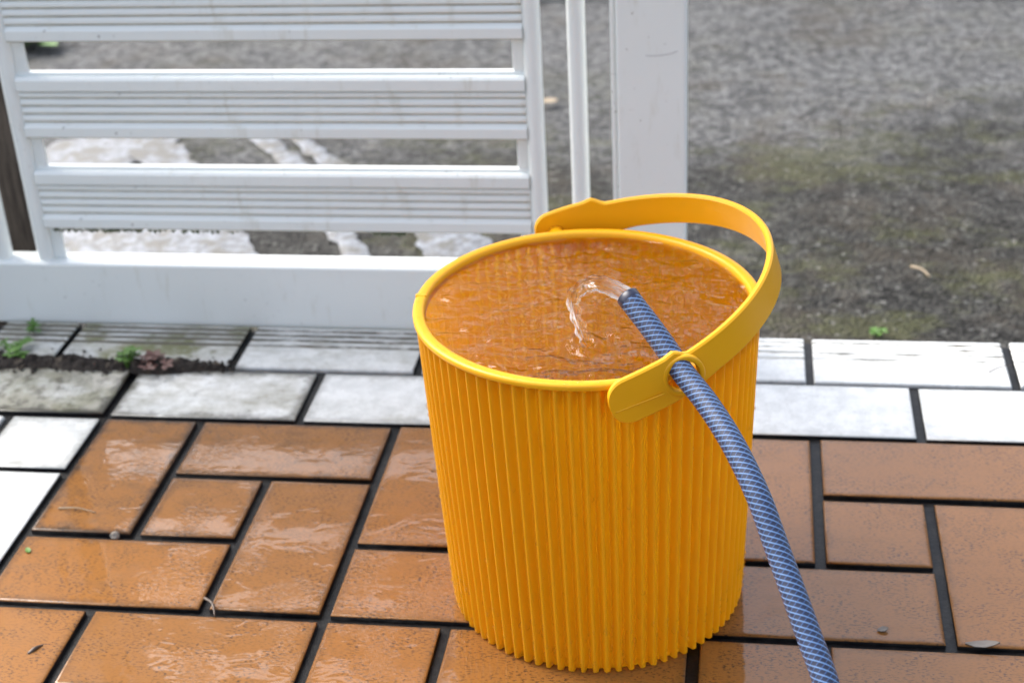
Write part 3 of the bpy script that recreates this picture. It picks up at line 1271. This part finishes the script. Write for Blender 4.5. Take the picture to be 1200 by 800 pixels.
def soil():
    rnd = random.Random(11)
    v, f = [], []
    # lumpy bead of soil along the joint
    nx, ny = 110, 10
    x0, x1 = -2.0, .95
    for i in range(nx + 1):
        x = x0 + (x1 - x0) * i / nx
        wid = (.15 + .06 * noise.noise(Vector((x * 2.2, 0, 0)))) * min(1, (x1 - x) / .5 + .12)
        yc = 1.02 + .035 * noise.noise(Vector((x * 1.4, 3, 0)))
        for j in range(ny + 1):
            t = j / ny * 2 - 1
            y = yc + t * wid
            h = (1 - t * t) * .075 * (1 + .9 * noise.fractal(Vector((x * 9, y * 9, 1)), .8, 2, 3)) - .012
            v.append((x + rnd.uniform(-.01, .01), y + rnd.uniform(-.008, .008), h))
    for i in range(nx):
        for j in range(ny):
            a = i * (ny + 1) + j
            f.append((a, a + ny + 1, a + ny + 2, a + 1))
    # crumbs
    for i in range(420):
        x = x0 + (x1 + .1 - x0) * rnd.random()
        y = 1.02 + rnd.gauss(0, .105)
        s = rnd.uniform(.006, .034)
        c = Vector((x, y, .012 + s * .4 + .03 * max(0, 1 - abs(y - 1.02) / .1)))
        b = len(v)
        for q in ((-1, 0, 0), (1, 0, 0), (0, -1, 0), (0, 1, 0), (0, 0, .8), (0, 0, -.8)):
            v.append(c + Vector(q) * s * rnd.uniform(.6, 1.2))
        for (a, b2, c2) in ((0, 2, 4), (2, 1, 4), (1, 3, 4), (3, 0, 4), (2, 0, 5), (1, 2, 5), (3, 1, 5), (0, 3, 5)):
            f.append((b + a, b + b2, b + c2))
    return mesh('soil', v, f)


tag(link('soil', soil(), M['soil']), 'dark damp soil and litter lying along the joint of the white tiles', 'soil', kind='stuff')


def litter(name, label, cat, p, ang, L, W, mat, curl=.25, z=.008):
    v, f = [], []
    leaf_geo(v, f, Vector((0, 0, z)), Vector((math.cos(ang), math.sin(ang), .08)), Vector((0, 0, 1)), L, W, curl)
    v2 = [q - Vector((0, 0, .006)) for q in v]
    n = len(v)
    f2 = f + [tuple(n + i for i in reversed(q)) for q in f]
    o = link(name, mesh(name, v + v2, f2, True), M[mat], None, p)
    return tag(o, label, cat)


def twig(label, p, q, r, mat='twig', bend=.02, z=.012, name='twig', cat='twig'):
    p, q = Vector((*p, 0)), Vector((*q, 0))
    mid = (p + q) / 2 + Vector((bend, bend, .02))
    path = smooth_path([Vector((0, 0, z)), mid - p + Vector((0, 0, z)), q - p + Vector((0, 0, z))], 5)
    o = link(name, tube(name, path, lambda i, t, a: r * (1 - .5 * t), 6), M[mat], None, (p.x, p.y, p.z))
    return tag(o, label, cat)


litter('leaf', 'tiny green leaf lying on the orange tile at the left', 'leaf', (.12, -2.24, 0), -.9, .085, .024, 'leaf', .1)
litter('dry_leaf', 'curled grey dry leaf caught in the grout at lower right', 'leaf', (8.08, -2.93, -.02), -.25, .26, .045, 'dry', -.2, .02)
litter('dry_leaf', 'flake of pale leaf on the orange tile beside the hose', 'leaf', (7.42, -2.83, 0), .2, .09, .03, 'dry', -.1)
litter('dry_leaf', 'orange fallen leaf on the drive beside the gate bars', 'leaf', (2.95, 11.6, ASZ + .06), .4, .3, .11, 'straw', .1)
twig('short dark twig lying across the grout crossing at lower left', (1.94, -2.83), (2.10, -3.06), .014)
twig('thin pale stalk lying on the dirty orange tile at the left', (.17, -1.63), (.55, -1.68), .007, 'straw', .01)
twig('thin dark stalk on the grooved white tile at the right', (8.76, 1.31), (9.0, 1.46), .007, 'twig', .0)
twig('pale straw lying on the dark asphalt at the right', (8.42, 5.68), (8.62, 5.40), .020, 'straw', .02, ASZ + .05, 'straw', 'straw')
twig('bit of brown bark in the grout joint at lower left', (.72, -3.62), (.80, -3.50), .02, 'twig', .0, -.01)
bm = bmesh.new()
bmesh.ops.create_icosphere(bm, subdivisions=2, radius=.042 * S)
for vv in bm.verts:
    vv.co *= 1 + .55 * noise.noise(vv.co * 230)
    vv.co.z *= .75
me = bpy.data.meshes.new('pebble')
bm.to_mesh(me)
bm.free()
tag(link('pebble', me, M['stone'], None, (.84, -1.99, -.006)), 'small pale pebble wedged in the grout on the left', 'pebble')

SC.cycles.max_bounces = 14
SC.cycles.diffuse_bounces = 6
SC.cycles.transparent_max_bounces = 12
SC.cycles.transmission_bounces = 8
SC.cycles.use_denoising = True
SC.cycles.sample_clamp_indirect = 6.0
SC.cycles.caustics_refractive = True
